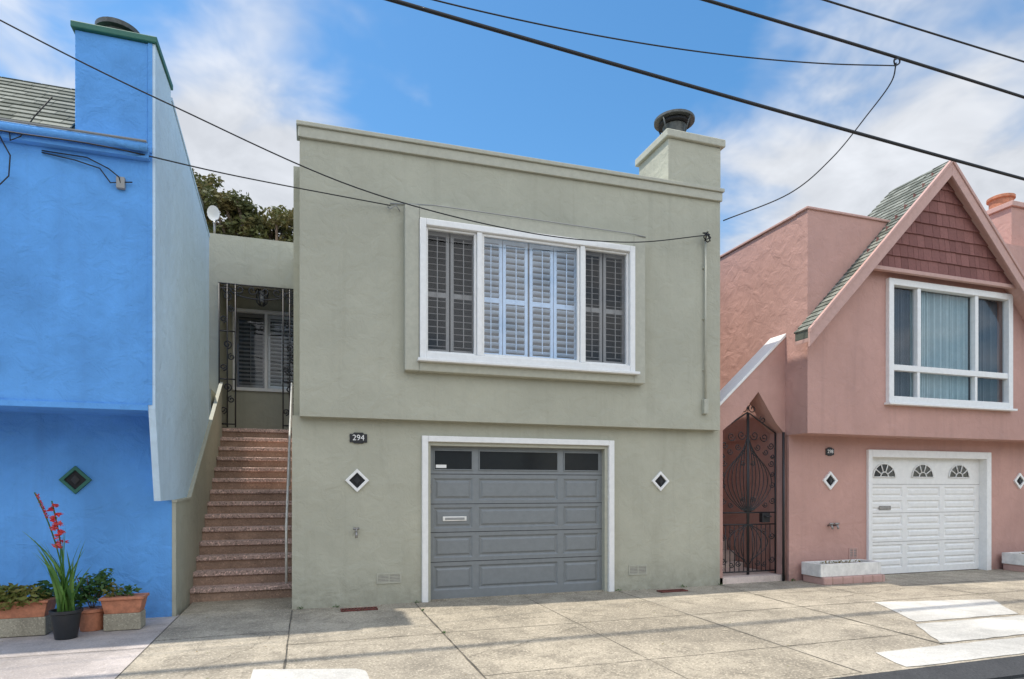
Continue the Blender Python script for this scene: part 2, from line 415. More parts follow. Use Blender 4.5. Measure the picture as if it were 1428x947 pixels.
def tilt_band(name,x0,x1,dz0,dz1,y0,y1,mat,bev=.008):
    prism(name,[(x0,zt(x0)+dz0),(x1,zt(x1)+dz0),(x1,zt(x1)+dz1),(x0,zt(x0)+dz1)],y0,y1,mat,g,bev=bev)
tilt_band("parapet_band",XL-.02,6.215,-.17,-.035,8.315,8.361,'green_trim')
tilt_band("parapet_cap",XL-.04,6.235,-.034,.02,8.285,8.70,'green_trim')
boxes("chimney",[(5.24,6.19,8.33,9.22,6.15,6.93)],'green',g,.01)
boxes("chimney_cap",[(5.19,6.25,8.28,9.27,6.931,7.05)],'green_trim',g,.015)
lathe("chimney_flue",[(.22,7.05),(.22,7.10),(.185,7.12),(.185,7.44),(.19,7.45)],5.68,8.85,'cap',g)
lathe("chimney_flue_lid",[(.318,7.52),(.325,7.525),(.325,7.56),(.318,7.565)],5.68,8.85,'cap',g)
lathe("chimney_flue_hood",[(.25,7.47),(.25,7.50)],5.68,8.85,'dark',g)
tubes("flue_straps",[[(5.68+.19*math.cos(a),8.85+.19*math.sin(a),7.25),(5.68+.30*math.cos(a),8.85+.30*math.sin(a),7.53)] for a in (0.4,1.97,3.54,5.11)],.014,'cap',g)
ring("window_surround",1.21,4.79,3.12,5.32,.19,8.235,8.40,'green_trim',g,.012,wb=.16,wt=.18)
ring("window_frame",1.402,4.598,3.282,5.138,.085,8.19,8.36,'white',g,.008)
boxes("window_sill",[(1.37,4.66,8.15,8.24,3.24,3.281)],'white',g,.008)
boxes("window_mullions",[(2.185,2.255,8.205,8.35,3.37,5.05),(3.72,3.79,8.205,8.35,3.37,5.05)],'white',g,.006)
ring("window_sash",2.258,3.717,3.37,5.05,.035,8.235,8.30,'white',g,.004)
ring("window_sash",1.49,2.182,3.37,5.05,.028,8.25,8.31,'white',g,.004)
ring("window_sash",3.793,4.51,3.37,5.05,.028,8.25,8.31,'white',g,.004)
panes("window_glass",[(2.29,3.69,8.27,3.40,5.02)],'glassc',g)
panes("window_glass",[(1.515,2.157,8.28,3.395,5.025),(3.818,4.485,8.28,3.395,5.025)],'glass',g)
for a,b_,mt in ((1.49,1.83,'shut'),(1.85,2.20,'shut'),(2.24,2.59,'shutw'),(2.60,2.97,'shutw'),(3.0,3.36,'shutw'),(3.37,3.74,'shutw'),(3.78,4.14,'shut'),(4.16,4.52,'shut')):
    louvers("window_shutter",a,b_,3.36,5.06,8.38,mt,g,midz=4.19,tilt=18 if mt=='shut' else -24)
boxes("garage_trim",[(1.475,1.56,8.45,8.62,-.02,2.28),(4.30,4.39,8.45,8.62,-.02,2.28),(1.56,4.30,8.45,8.62,2.20,2.28)],'white',g,.008)
boxes("garage_trim_inner",[(1.561,1.60,8.50,8.64,0,2.199),(4.25,4.299,8.50,8.64,0,2.199),(1.60,4.25,8.50,8.64,2.15,2.199)],'green_trim',g,.004)
cols=[(1.66,2.22),(2.31,3.53),(3.62,4.20)]
rows=[(.13,.47),(.585,.885),(1.0,1.29),(1.39,1.70),(1.815,2.10)]
raised_door("garage_door",1.60,4.25,.01,2.15,8.60,cols,rows,'grey',g)
boxes("garage_door_seams",[(1.6,4.25,8.5975,8.61,z-.004,z+.004) for z in (.528,.943,1.34,1.76)],'dark',g)
for a,b_ in cols:
    boxes("garage_window",[(a+.012,b_-.012,8.592,8.60,1.827,2.088)],'dglass',g)
    ring("garage_window_bead",a,b_,1.815,2.10,.014,8.586,8.605,'grey',g,.003)
boxes("mail_slot",[(1.79,2.13,8.585,8.60,1.10,1.165)],'offwhite',g,.005)
boxes("mail_slot_flap",[(1.82,2.10,8.579,8.585,1.115,1.148)],'cwhite',g,.003)
boxes("window_sticker",[(1.69,1.84,8.589,8.592,1.845,1.89)],'white',g)
tubes("door_pull",[[(1.615,8.58,1.5),(1.615,8.56,1.5),(1.615,8.56,1.62),(1.615,8.58,1.62)]],.008,'metal',g)
boxes("door_threshold",[(1.6,4.25,8.52,8.66,-.02,.012)],'walk2',g)
pl=[(.52,2.17),(.56,2.17),(.575,2.155),(.69,2.155),(.705,2.17),(.745,2.17),(.745,2.28),(.705,2.28),(.69,2.30),(.575,2.30),(.56,2.28),(.52,2.28)]
prism("house_number_plaque",pl,8.48,8.502,'black',g,bev=.004)
text("house_number","294",(.632,8.478,2.228),.105,'white',g)
diamond(g,.615,1.665,8.5,.155,.05,'white','dark')
diamond(g,5.2,1.67,8.5,.155,.05,'white','dark')
vent(g,.87,1.20,.28,.42,8.5,'green_trim'); vent(g,4.65,4.97,.23,.38,8.5,'green_trim')
hb=[[(.6,8.5,.98),(.6,8.42,.98),(.6,8.40,.91)],[(.56,8.43,1.03),(.64,8.43,1.03)],[(.6,8.43,.98),(.6,8.43,1.03)]]
tubes("hose_bib",hb,.016,'metal',g)
tubes("service_conduit",[[(5.90,8.32,5.46),(5.90,8.32,2.95)],[(5.90,8.32,5.46),(5.9,8.30,5.52),(5.88,8.22,5.55)]],.018,'green_trim',g)
boxes("conduit_box",[(5.86,5.94,8.29,8.36,2.72,2.95)],'green_trim',g,.006)
boxes("conduit_clips",[(5.87,5.93,8.33,8.36,z,z+.025) for z in (3.4,4.2,5.0)],'green_trim',g)
tubes("service_drop_knot",[[(5.88+.05*math.cos(i*.9)+.02*math.sin(i*2.1),8.25+.03*math.sin(i*1.3),5.46+.07*math.sin(i*.7+.5)) for i in range(26)]],.008,'wire',g)
tubes("phone_wire_run",[[(1.03,8.34,5.33),(1.3,8.34,5.36),(1.6,8.225,5.335),(3.0,8.225,5.335),(4.6,8.225,5.33),(4.79,8.225,5.31)],[(1.0,8.34,5.28),(1.02,8.30,5.24),(1.1,8.30,5.3),(1.16,8.33,5.24)]],.009,'cwhite',g)

# entry stairs
n=14; rz=2.69/n; run=(12.8-9.45)/13
tr=[];ri=[]
for i in range(n):
    y=9.45+i*run; z=(i+1)*rz
    y1=y+run if i<13 else 14.3
    ri.append((-1.535,-.20,y,y1+.02,z-rz-.02,z-.068))
    tr.append((-1.535,-.20,y-.035,y1+.0,z-.068,z))
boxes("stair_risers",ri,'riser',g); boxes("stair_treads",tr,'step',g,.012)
boxes("stair_bottom_pad",[(-1.5,-.2,8.6,9.5,-.3,.003)],'walk',g)
prism("stair_parapet",[(8.5,-.1),(8.5,1.39),(9.45,1.41),(12.8,3.52),(12.8,-.1)],-1.578,-1.535,'green',g,'X')
prism("stair_parapet_cap",[(8.49,1.391),(8.49,1.42),(9.44,1.44),(12.79,3.55),(12.79,3.521),(9.45,1.411)],-1.579,-1.52,'green_trim',g,'X')
tubes("handrail",[[(-.30,9.5,.15),(-.30,9.5,1.02),(-.30,9.55,1.06),(-.30,12.6,3.55),(-.30,12.7,3.6),(-.30,12.7,2.72)],[(-.30,11.1,1.6),(-.3,11.1,2.33)]],.018,'offwhite',g)
boxes("entry_portal",[(-1.95,-1.60,12.8,12.98,2.0,6.32),(-1.60,-.19,12.8,12.98,5.42,6.32),(-1.95,-1.62,12.0,12.8,-.1,3.3)],'green',g)
boxes("entry_walls",[(-1.95,-1.62,12.98,14.5,2.6,6.2),(-1.62,-.19,12.98,14.5,5.75,6.2),(-1.62,-1.5,14.2,14.45,2.6,5.75),(-1.5,-.2,14.2,14.45,2.6,3.6),(-1.5,-.2,14.2,14.45,5.32,5.75)],'green',g)
ring("entry_window_frame",-1.5,-.2,3.6,5.32,.07,14.14,14.25,'white',g)
boxes("entry_window_mullion",[(-.88,-.82,14.15,14.24,3.67,5.25)],'white',g)
panes("entry_window_glass",[(-1.43,-.27,14.21,3.67,5.25)],'glass',g)
louvers("entry_shutter",-1.44,-.88,3.66,5.26,14.32,'shut',g); louvers("entry_shutter",-.82,-.26,3.66,5.26,14.32,'shutw',g,tilt=-20)
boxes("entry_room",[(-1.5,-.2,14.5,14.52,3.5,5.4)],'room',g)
lt=[[(-.86,13.1,5.75),(-.86,13.1,5.50)]]
for a in range(6):
    an=a*math.pi/3; c,s=math.cos(an),math.sin(an)
    lt.append([(-.86+.03*c,13.1+.03*s,5.5),(-.86+.11*c,13.1+.11*s,5.42),(-.86+.09*c,13.1+.09*s,5.18),(-.86+.03*c,13.1+.03*s,5.12)])
tubes("entry_lantern",lt,.012,'black',g)
lathe("entry_lantern_glass",[(.06,5.20),(.075,5.40)],-.86,13.1,'cwhite',g,12)
y=12.74; L=[]
for x0,x1 in ((-1.58,-1.30),(-.46,-.22)):
    for x in (x0,x1,(x0+x1)/2): L.append([(x,y,2.7),(x,y,5.38)])
    for z in (2.76,3.6,4.5,5.3): L.append([(x0,y,z),(x1,y,z)])
    xm=(x0+x1)/2
    for z in (2.9,3.7,4.6):
        L.append(spiral(xm-.07,z+.12,.065,.015,-90,400,y)); L.append(spiral(xm+.07,z+.32,.065,.015,90,580,y)); L.append(spiral(xm,z+.55,.08,.02,-90,400,y))
for i in range(6):
    x=-1.45+i*.22
    L.append(spiral(x,5.30,.09,.02,180 if i%2 else 0,(560 if i%2 else -380),y))
L.append([(-1.58,y,5.39),(-.22,y,5.39)])
L.append(arc(-.9,5.30,.16,180,360,y,14,.5))
tubes("entry_iron_grille",L,.013,'black',g)

# ---------------------------------------------------------------- blue house
b=empty("blue_stucco_house")
boxes("upper_walls",[(-9.4,-1.64,7.6,11.4,2.42,5.18)],'blue',b)
boxes("lower_walls",[(-9.4,-1.58,8.5,11.4,-.1,2.43)],'blue',b)
prism("side_wing_wall",[(7.602,2.42),(7.602,6.36),(8.4,6.36),(8.4,6.24),(11.45,5.74),(11.45,1.42),(7.86,1.42)],-1.639,-1.572,'pale',b,'X')
boxes("overhang_lip",[(-9.4,-1.64,7.585,7.63,2.40,2.46)],'blue',b)
boxes("chimney",[(-2.32,-1.64,7.61,8.38,5.15,6.36)],'blue',b,.01)
boxes("chimney_front_skin",[(-1.641,-1.60,7.596,7.601,2.46,6.36)],'blue',b)
boxes("chimney_shoulder",[(-2.34,-1.60,7.58,7.70,5.17,5.24)],'blue',b,.008)
boxes("chimney_cap",[(-2.35,-1.55,7.57,8.43,6.361,6.43)],'darkg',b,.01)
lathe("chimney_flue",[(.17,6.43),(.17,6.52),(.22,6.53),(.22,6.58),(.16,6.61),(.05,6.63)],-1.98,7.85,'cap',b)
prism("side_parapet_cap",[(8.43,6.241),(11.45,5.741),(11.45,5.78),(8.43,6.28)],-1.65,-1.56,'pale',b,'X')
sl=Vector((0,1.15,1.08))
prism("roof_deck",[(7.50,5.19),(8.65,6.27),(11.4,6.27),(11.4,5.19)],-9.4,-1.65,'shingle',b,'X')
shingles("roof_shingles",(-9.4,7.47,5.19),(1,0,0),sl,(0,-1.08,1.15),7.05,1.58,.22,.13,'shingle',b)
tubes("gutter",[[(-9.4,7.47,5.17),(-2.3,7.47,5.17),(-1.62,7.47,5.17)]],.045,'blue',b,10)
boxes("eave_board",[(-9.4,-1.62,7.52,7.60,5.08,5.185)],'blue',b,.004)
tubes("gutter_edge",[[(-9.4,7.43,5.215),(-1.62,7.43,5.215)]],.012,'cwhite',b)
diamond(b,-2.58,1.66,8.5,.165,.05,'darkg','dark')
tubes("phone_cables",[[(-2.6,7.58,5.03),(-2.2,7.57,5.02),(-2.0,7.56,4.93),(-1.9,7.55,4.85),(-1.88,7.56,4.75)],[(-2.6,7.58,5.01),(-2.3,7.56,4.97),(-2.08,7.56,4.92),(-1.98,7.55,4.78),(-1.9,7.56,4.80),(-1.78,7.56,4.82)],[(-2.95,7.5,5.12),(-2.84,7.5,4.9),(-2.86,7.52,4.7),(-2.98,7.55,4.57),(-3.2,7.57,4.5)],[(-2.85,7.5,5.2),(-2.84,7.5,5.05),(-2.75,7.49,5.1),(-2.62,7.45,5.3),(-2.45,7.4,5.5)]],.007,'wire',b)
boxes("phone_box",[(-1.93,-1.85,7.55,7.6,4.74,4.86)],'cwhite',b,.005)
boxes("wall_light",[(-3.2,-3.02,7.5,7.6,2.80,2.92)],'black',b,.01)

# ---------------------------------------------------------------- pink house
p=empty("pink_stucco_house")
YP=8.07; X0=7.65; X1=15.4
wx0,wx1,wz0,wz1=9.36,12.22,3.06,5.06
boxes("front_wall",[(X0,wx0,YP,8.5,2.45,6.06),(wx1,X1,YP,8.5,2.45,6.06),(wx0,wx1,YP,8.5,2.45,wz0),(wx0,wx1,YP,8.5,wz1,6.06)],'pink',p)
gx0,gx1=9.43,12.27
boxes("lower_wall",[(7.67,gx0,8.5,8.8,-.1,2.47),(gx1,X1,8.5,8.8,-.1,2.47),(gx0,gx1,8.5,8.8,2.12,2.47)],'pink',p)
boxes("body",[(X0,X1,9.1,22,2.44,6.04),(7.67,X1,9.1,22,-.1,2.44),(X0,7.8,8.5,9.1,2.45,6.05),(7.67,7.8,8.8,9.1,-.1,2.45),(7.8,X1,8.5,9.1,5.5,6.04),(7.8,X1,8.5,9.1,2.46,2.6)],'pink',p)
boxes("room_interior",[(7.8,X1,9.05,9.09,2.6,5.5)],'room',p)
boxes("parapet_cap",[(7.62,9.5,8.04,8.3,6.061,6.10),(7.62,7.84,8.30,22,6.051,6.09)],'pink_trim',p,.008)
ring("window_frame",wx0-.06,wx1+.06,wz0-.05,wz1+.05,.11,8.0,8.12,'white',p,.008)
boxes("window_frame",[(wx0+.05,wx1-.05,8.02,8.12,3.56,3.66),(9.96,10.04,8.02,8.12,3.661,5.0),(11.34,11.42,8.02,8.12,3.661,5.0),(9.97,10.03,8.03,8.12,3.11,3.559),(11.35,11.41,8.03,8.12,3.11,3.559)],'white',p,.006)
boxes("window_sill",[(wx0-.1,wx1+.1,7.95,8.07,wz0-.09,wz0-.051)],'white',p,.006)
panes("window_glass",[(wx0+.04,wx1-.04,8.09,wz0+.04,wz1-.04)],'glass',p)
def drape(name,x0,x1,z0,z1,y,mat,n=120,amp=.025):
    V=[];F=[]
    for i in range(n+1):
        x=x0+(x1-x0)*i/n; yy=y+amp*math.sin(i*.9)+amp*.4*math.sin(i*2.3)
        V+=[(x,yy,z0),(x,yy,z1)]
        if i: F.append((2*i-2,2*i,2*i+1,2*i-1))
    obj_from(name,V,F,mat,p)
drape("curtain",10.0,11.38,3.1,5.02,8.19,'curtain')
M['curtd']=paint("dark_curtain",(.10,.12,.14),.9,bs=0)
drape("side_curtain",9.42,10.0,3.1,5.02,8.22,'curtd',50); drape("side_curtain",11.38,12.16,3.1,5.02,8.22,'curtd',60)
boxes("window_header_trim",[(9.2,12.4,8.03,8.07,5.25,5.29)],'pink_trim',p)
ax,az=10.43,7.13; s=1.033
def gz(x): return az-abs(x-ax)*s
ex=7.40; exr=2*ax-ex
prism("gable_wall",[(ax-1.86,5.22),(ax+1.86,5.22),(ax,az-.05)],7.93,8.069,'pink',p)
shingles("gable_shingles",(ax-1.8,7.93,5.24),(1,0,0),(0,0,1),(0,-1,0),3.6,1.78,.17,.21,'rshingle',p,clip=lambda v:(v/s,3.6-v/s),th=.02)
boxes("gable_skirt",[(ax-1.88,ax+1.88,7.88,7.95,5.17,5.235)],'pink_trim',p,.006)
def rake(name,sgn,d0,d1,y0,y1,mat,bev=.006):
    xe2= ex if sgn>0 else 2*ax-ex
    prism(name,[(ax,az+d0),(xe2,gz(xe2)+d0),(xe2,gz(xe2)+d1),(ax,az+d1)],y0,y1,mat,p,bev=bev)
for sg in (1,-1):
    rake("rake_board",sg,-.24,-.02,7.76,7.80,'pink_trim')
    rake("rake_fascia",sg,-.019,.05,7.74,7.80,'pink_trim')
    rake("roof_eave",sg,-.10,.03,7.80,8.069,'shingle')
    xe=ex if sg>0 else exr; L_=math.hypot(ax-ex,(ax-ex)*s)
    shingles("eave_shingles",(xe,7.80,gz(xe)+.03),(0,1,0),((ax-xe),0,abs(ax-xe)*s),(-sg*s,0,1),.285,L_,.15,.12,'shingle',p)
rake("rake_soffit",1,-.16,-.101,7.80,8.069,'pink_trim'); rake("rake_soffit",-1,-.16,-.101,7.80,8.069,'pink_trim')
lx=ax-(az+.03-6.05)/s; rx=2*ax-lx
Vd=[(ax,8.069,az+.03),(lx,8.069,6.05),(rx,8.069,6.05),(ax,8.9,az+.03),(lx,9.05,6.05),(rx,9.05,6.05)]
obj_from("roof_body",Vd,[(0,1,4,3),(0,3,5,2),(3,4,5),(0,2,1)],'shingle',p)
Ls=math.hypot(ax-lx,az+.03-6.05)
shingles("roof_shingles",(lx,8.08,6.05),(0,1,0),(ax-lx,0,az+.03-6.05),(-s,0,1),.95,Ls,.16,.13,'shingle',p,clip=lambda v:(0,.96-.14*v/Ls))
boxes("chimney",[(13.15,14.3,8.6,9.6,6.0,7.1)],'pink',p,.01); boxes("chimney_cap",[(13.1,14.35,8.55,9.65,7.101,7.2)],'pink_trim',p,.01)
lathe("chimney_pot",[(.20,7.2),(.20,7.42),(.24,7.43),(.24,7.48),(.2,7.5)],13.45,9.0,'terra',p)
boxes("garage_trim",[(9.35,9.44,8.45,8.62,-.02,2.24),(12.26,12.38,8.45,8.62,-.02,2.24),(9.44,12.26,8.45,8.62,2.11,2.24)],'white',p,.008)
cs=[(9.5,10.31),(10.42,11.24),(11.35,12.16)]; rs=[(.12,.30),(.36,.54),(.64,.82),(.88,1.06),(1.16,1.34),(1.40,1.58)]
raised_door("garage_door",9.44,12.26,.01,2.11,8.60,cs,rs,'white',p)
boxes("garage_door_seams",[(9.44,12.26,8.5975,8.61,z-.004,z+.004) for z in (.59,1.11,1.63)],'shut',p)
for c0,c1 in cs:
    cx=(c0+c1)/2-.04; zz=1.76; rr=.26
    obj_from("fan_window",[(cx,8.592,zz)]+[(cx+rr*math.cos(R(a)),8.592,zz+rr*.92*math.sin(R(a))) for a in range(0,181,12)],[tuple([0]+list(range(1,17)))],'dglass',p)
    LL=[arc(cx,zz,rr*.92,0,180,8.585,18,rr),[(cx-rr,8.585,zz),(cx+rr,8.585,zz)],arc(cx,zz,.09,0,180,8.585,10)]
    for a in (36,72,108,144): LL.append([(cx+.09*math.cos(R(a)),8.585,zz+.09*math.sin(R(a))),(cx+rr*math.cos(R(a)),8.585,zz+rr*.92*math.sin(R(a)))])
    tubes("fan_window_muntins",LL,.011,'white',p)
boxes("mail_slot",[(9.75,10.02,8.585,8.60,1.17,1.24)],'metal',p,.004)
pl2=[(8.44,2.13),(8.475,2.13),(8.49,2.115),(8.56,2.115),(8.575,2.13),(8.61,2.13),(8.61,2.24),(8.575,2.24),(8.56,2.26),(8.49,2.26),(8.475,2.24),(8.44,2.24)]
prism("house_number_plaque",pl2,8.48,8.502,'black',p,bev=.003); text("house_number","298",(8.525,8.478,2.188),.085,'white',p)
diamond(p,8.53,1.69,8.5,.16,.055,'white','dark'); diamond(p,13.2,1.7,8.5,.16,.055,'white','dark')
vent(p,8.95,9.14,.33,.52,8.5,'pink_trim')
tubes("hose_bibs",[[(8.5,8.5,.92),(8.5,8.42,.92),(8.5,8.40,.86)],[(8.62,8.5,.92),(8.62,8.42,.92),(8.62,8.4,.86)],[(8.46,8.43,.95),(8.54,8.43,.95)],[(8.58,8.43,.95),(8.66,8.43,.95)]],.018,'metal',p)
def top(x): return 4.12-.93*(7.66-x)
prism("gate_wall",[(6.302,-.1),(6.302,top(6.302)),(7.649,top(7.649)),(7.649,-.1),(7.61,-.1),(7.61,2.5),(7.45,2.66),(7.1,3.16),(6.75,2.76),(6.40,2.5),(6.40,-.1)],8.56,8.90,'pink',p)
prism("gate_wall_cap",[(6.302,top(6.302)+.001),(6.302,top(6.302)+.06),(7.649,top(7.649)+.06),(7.649,top(7.649)+.001)],8.54,8.92,'white',p,bev=.006)
st=[]
for i in range(14): st.append((6.302,7.648,9.6+i*.25,13.5,i*.19-.01 if i else -.1,(i+1)*.19))
boxes("stairs",st,'pstep',p,.006); boxes("gate_threshold",[(6.302,7.648,8.56,9.6,-.2,.10)],'pstep',p)
boxes("entry_back_wall",[(6.302,7.648,13.4,13.6,0,5.2)],'pink',p)
boxes("passage_side_wall",[(6.301,6.33,8.91,13.4,-.1,3.4)],'pink',p)
gt=empty("iron_gate"); y=8.72; L=[]
xl,xr,xm=6.43,7.58,7.02
def gtop(x): return 2.50+.34*(1-abs(x-xm)/(xr-xm))
for x in (xl,xr,xm-.012,xm+.012): L.append(([(x,y,.11),(x,y,gtop(x))],.015))
for z in (.16,.95,1.15): L.append(([(xl,y,z),(xr,y,z)],.012))
L.append(([(xl+(xr-xl)*i/16,y,gtop(xl+(xr-xl)*i/16)) for i in range(17)],.013))
for sgn in (-1,1):
    for d in (.09,.18,.27,.36,.45): L.append([(xm+sgn*d,y,.16),(xm+sgn*d,y,.95)])
    for d in (.07,.14,.22,.30,.38,.46):
        L.append([(xm+sgn*(.02+d*math.sin(math.pi*t/20*.98)**.8),y,1.15+(1.28-.6*d)*t/20) for t in range(21)])
    for d in (.12,.24,.38):
        L.append([(xm+sgn*(.02+d*math.sin(math.pi*t/20*.98)**.8),y,.95-(.7-.3*d)*t/20) for t in range(21)])
    a0=180 if sgn>0 else 0
    for (dx,z,r) in ((.13,2.45,.085),(.33,2.42,.08),(.47,2.28,.065),(.50,1.35,.06),(.48,1.98,.06),(.2,2.25,.06),(.5,1.62,.055),(.49,.35,.06),(.49,.75,.06),(.2,.3,.055),(.36,2.17,.055),(.1,1.98,.045),(.1,1.38,.045),(.35,1.28,.05),(.5,2.1,.04),(.5,1.8,.045),(.33,.28,.05),(.33,.84,.05)):
        L.append(spiral(xm+sgn*dx,z,r,.012,a0,a0+sgn*500,y))
    L.append(spiral(xm+sgn*.09,2.90,.08,.015,a0-sgn*60,a0+sgn*400,y))
    L.append(spiral(xm+sgn*.3,2.72,.06,.015,a0-sgn*60,a0+sgn*400,y))
L.append([(xm,y,2.85),(xm,y,3.04)])
tubes("scrollwork",L,.0085,'black',gt)
boxes("lock_box",[(7.28,7.44,8.68,8.76,.98,1.14)],'black',gt,.005)
tubes("latch_handle",[[(7.33,8.68,1.08),(7.33,8.63,1.08),(7.42,8.63,1.08)]],.012,'black',gt)
tubes("gate_post",[[(7.585,8.53,.0),(7.585,8.53,2.5)]],.022,'black',gt)

def planter(name,x0,x1,y0,y1):
    e=empty(name)
    boxes("brick_base",[(x0+.03,x1+.05,y0-.04,y1,-.01,.12)],'pink_trim',e,.02)
    boxes("brick_base_joints",[(x0+.2+i*.21,x0+.208+i*.21,y0-.043,y0-.03,.0,.118) for i in range(int((x1-x0)/.21))],'riser',e)
    ring_=[(x0,x0+.06,y0,y1,.121,.33),(x1-.06,x1,y0,y1,.121,.33),(x0+.06,x1-.06,y0,y0+.06,.121,.33),(x0+.06,x1-.06,y1-.06,y1,.121,.33)]
    boxes("box",ring_,'offwhite',e,.008); boxes("soil",[(x0+.06,x1-.06,y0+.06,y1-.06,.15,.29)],'soil',e)
    leaves("dry_weeds",[(((x0+x1)/2,(y0+y1)/2,.31),((x1-x0)*.42,.12,.04),90)],'dry',e,(.015,.03))
planter("planter_box",7.85,9.12,8.0,8.42); planter("planter_box",12.6,14.0,8.0,8.42)

def grate(x,y):
    L=[(x-.23,x+.23,y-.07,y-.055,.004,.02),(x-.23,x+.23,y+.055,y+.07,.004,.02)]
    for i in range(12): xx=x-.22+i*.04; L.append((xx-.008,xx+.008,y-.055,y+.055,.006,.018))
    boxes("drain_grate",L,'rust')
grate(.62,8.20); grate(5.23,8.20)

# ---------------------------------------------------------------- pots & plants
def trough(name,x0,x1,y0,y1,zb):
    e=empty(name)
    boxes("concrete_block",[(x0+.02,x1-.02,y0+.02,y1,0.005,zb)],'cblock',e,.008)
    V=[(x0+.03,y0+.02,zb),(x1-.03,y0+.02,zb),(x1-.03,y1-.02,zb),(x0+.03,y1-.02,zb),(x0,y0,zb+.15),(x1,y0,zb+.15),(x1,y1,zb+.15),(x0,y1,zb+.15)]
    obj_from("terracotta_trough",V,BF,'terra',e,.006)
    boxes("trough_rim",[(x0-.015,x1+.015,y0-.015,y1+.015,zb+.151,zb+.18)],'terra',e,.006)
    return e
e=trough("planter_trough",-2.14,-1.74,7.80,8.05,.19)
leaves("weeds",[((-1.95,7.92,.42),(.18,.1,.08),90)],'leaf',e,(.02,.045))
leaves("dry_flowers",[((-2.05,7.9,.42),(.1,.1,.1),60)],'dry',e,(.02,.04))
e=trough("planter_trough",-3.25,-2.63,7.80,8.10,.2)
leaves("dry_succulents",[((-2.95,7.86,.42),(.32,.17,.13),620)],'dry',e,(.02,.06))
leaves("greens",[((-2.7,7.95,.45),(.12,.12,.12),160)],'leaf',e,(.02,.05))
e=empty("potted_gladiolus")
lathe("pot",[(.10,.005),(.135,.26),(.15,.27),(.15,.30),(.13,.30),(.12,.27)],-2.40,7.62,'pot',e)
V=[];F=[];RN=[]
for i in range(34):
    an=random.uniform(-.55,.40); ln=random.uniform(.45,.95); bx=-2.40+random.uniform(-.06,.06); by=7.62+random.uniform(-.06,.06); w=random.uniform(.012,.02)
    dy=random.uniform(-.2,.2); ph=random.uniform(0,3.1); k0=len(V)
    for j in range(8):
        t=j/7; x=bx+an*ln*t*t*.8+an*.08*t; z=.26+ln*t*(1-.12*abs(an)*t); yy=by+dy*t*t*ln; ww=w*(1-t**3)
        V+=[(x-ww*math.cos(ph),yy-ww*math.sin(ph),z),(x+ww*math.cos(ph),yy+ww*math.sin(ph),z)]
        if j: F.append((k0+2*j-2,k0+2*j-1,k0+2*j+1,k0+2*j)); RN.append(random.random())
obj_from("sword_leaves",V,F,'blade',e,rnd=RN)
def stem(t,lean): return Vector((-2.40+lean*t*t,7.62-.02*t,.27+1.25*t))
tubes("flower_stems",[[stem(i/12,-.27) for i in range(13)],[stem(i/12*.93,-.14) for i in range(13)]],.007,'blade',e)
fl=[]
for i in range(10):
    t=.56+.037*i; c=stem(t,-.14); sz=.052*(1-.055*i); fl.append(((c.x+(.03 if i%2 else -.02),c.y-.02,c.z),(sz*.9,sz,sz*.75),16))
leaves("blossoms",fl,'flower',e,(.018,.036))
bd=[]
for i in range(8):
    t=.80+.025*i; c=stem(t,-.27); bd.append(((c.x+.01,c.y,c.z),(.016,.016,.02),12))
leaves("buds",bd,'flower',e,(.01,.018))
e=empty("potted_shrub")
lathe("pot",[(.11,.005),(.13,.2),(.145,.21),(.145,.24),(.12,.24)],-2.27,7.98,'terra',e)
leaves("foliage",[((-2.28,7.98,.45),(.2,.16,.18),300),((-2.14,7.95,.55),(.11,.1,.14),100),((-2.4,7.98,.36),(.12,.1,.1),110)],'leaf',e,(.02,.05))
tubes("twigs",[[(-2.27,7.98,.2),(-2.27+dx,7.98,.6)] for dx in (-.15,-.05,.06,.14)],.006,'bark',e)

# ---------------------------------------------------------------- trees
def tree(name,x,y,h,crowns,zb=-.1,r=.25,size=(.1,.2)):
    e=empty(name); L=[([(x,y,zb),(x+.1,y,h*.35),(x-.1,y+.1,h*.65)],r)]
    for c,rad,n_ in crowns: L.append(([(x-.05,y,h*.5),((x+c[0])/2,(y+c[1])/2,(h*.5+c[2])/2+.2),c],r*.2))
    tubes("trunk",L,r,'bark',e,6)
    leaves("foliage",crowns,'tree',e,size); return e
cr=[]
for i in range(120):
    x=random.uniform(-4.2,2.4)
    ztop=12.35-.15*abs(x+2.6)**1.2+random.uniform(-.3,.15)
    cr.append(((x,25+random.uniform(-1.2,1.2),ztop-random.uniform(.1,1)**1.4*2.6),(.55,.6,.34),220))
tree("eucalyptus_tree",-1.0,25.3,10,cr,size=(.06,.14))
cr=[]
for i in range(26):
    z=10.4+i*.125; cr.append(((-4.15+random.uniform(-.75,.65),26+random.uniform(-.4,.4),z),(.42,.4,.26),130))
tree("eucalyptus_tree",-4.2,26,12.9,cr,r=.14,size=(.06,.13))

e=empty("satellite_dish")
tubes("mast",[[(-1.68,12.9,6.3),(-1.68,12.9,6.62)],[(-1.68,12.9,6.55),(-1.6,12.6,6.5)]],.018,'metal',e)
V=[(-1.68,12.80,6.68)]; F=[]
for j,(r,d) in enumerate(((.06,.005),(.10,.02),(.135,.04))):
    for k in range(16):
        a=k*math.pi/8; V.append((-1.68+r*math.cos(a)*.8,12.80-d-.03*math.sin(a),6.68+r*math.sin(a)))
for k in range(16): F.append((0,1+k,1+(k+1)%16))
for j in range(2):
    for k in range(16): F.append((1+j*16+k,17+j*16+k,17+j*16+(k+1)%16,1+j*16+(k+1)%16))
obj_from("dish",V,F,'white',e,smooth=True)

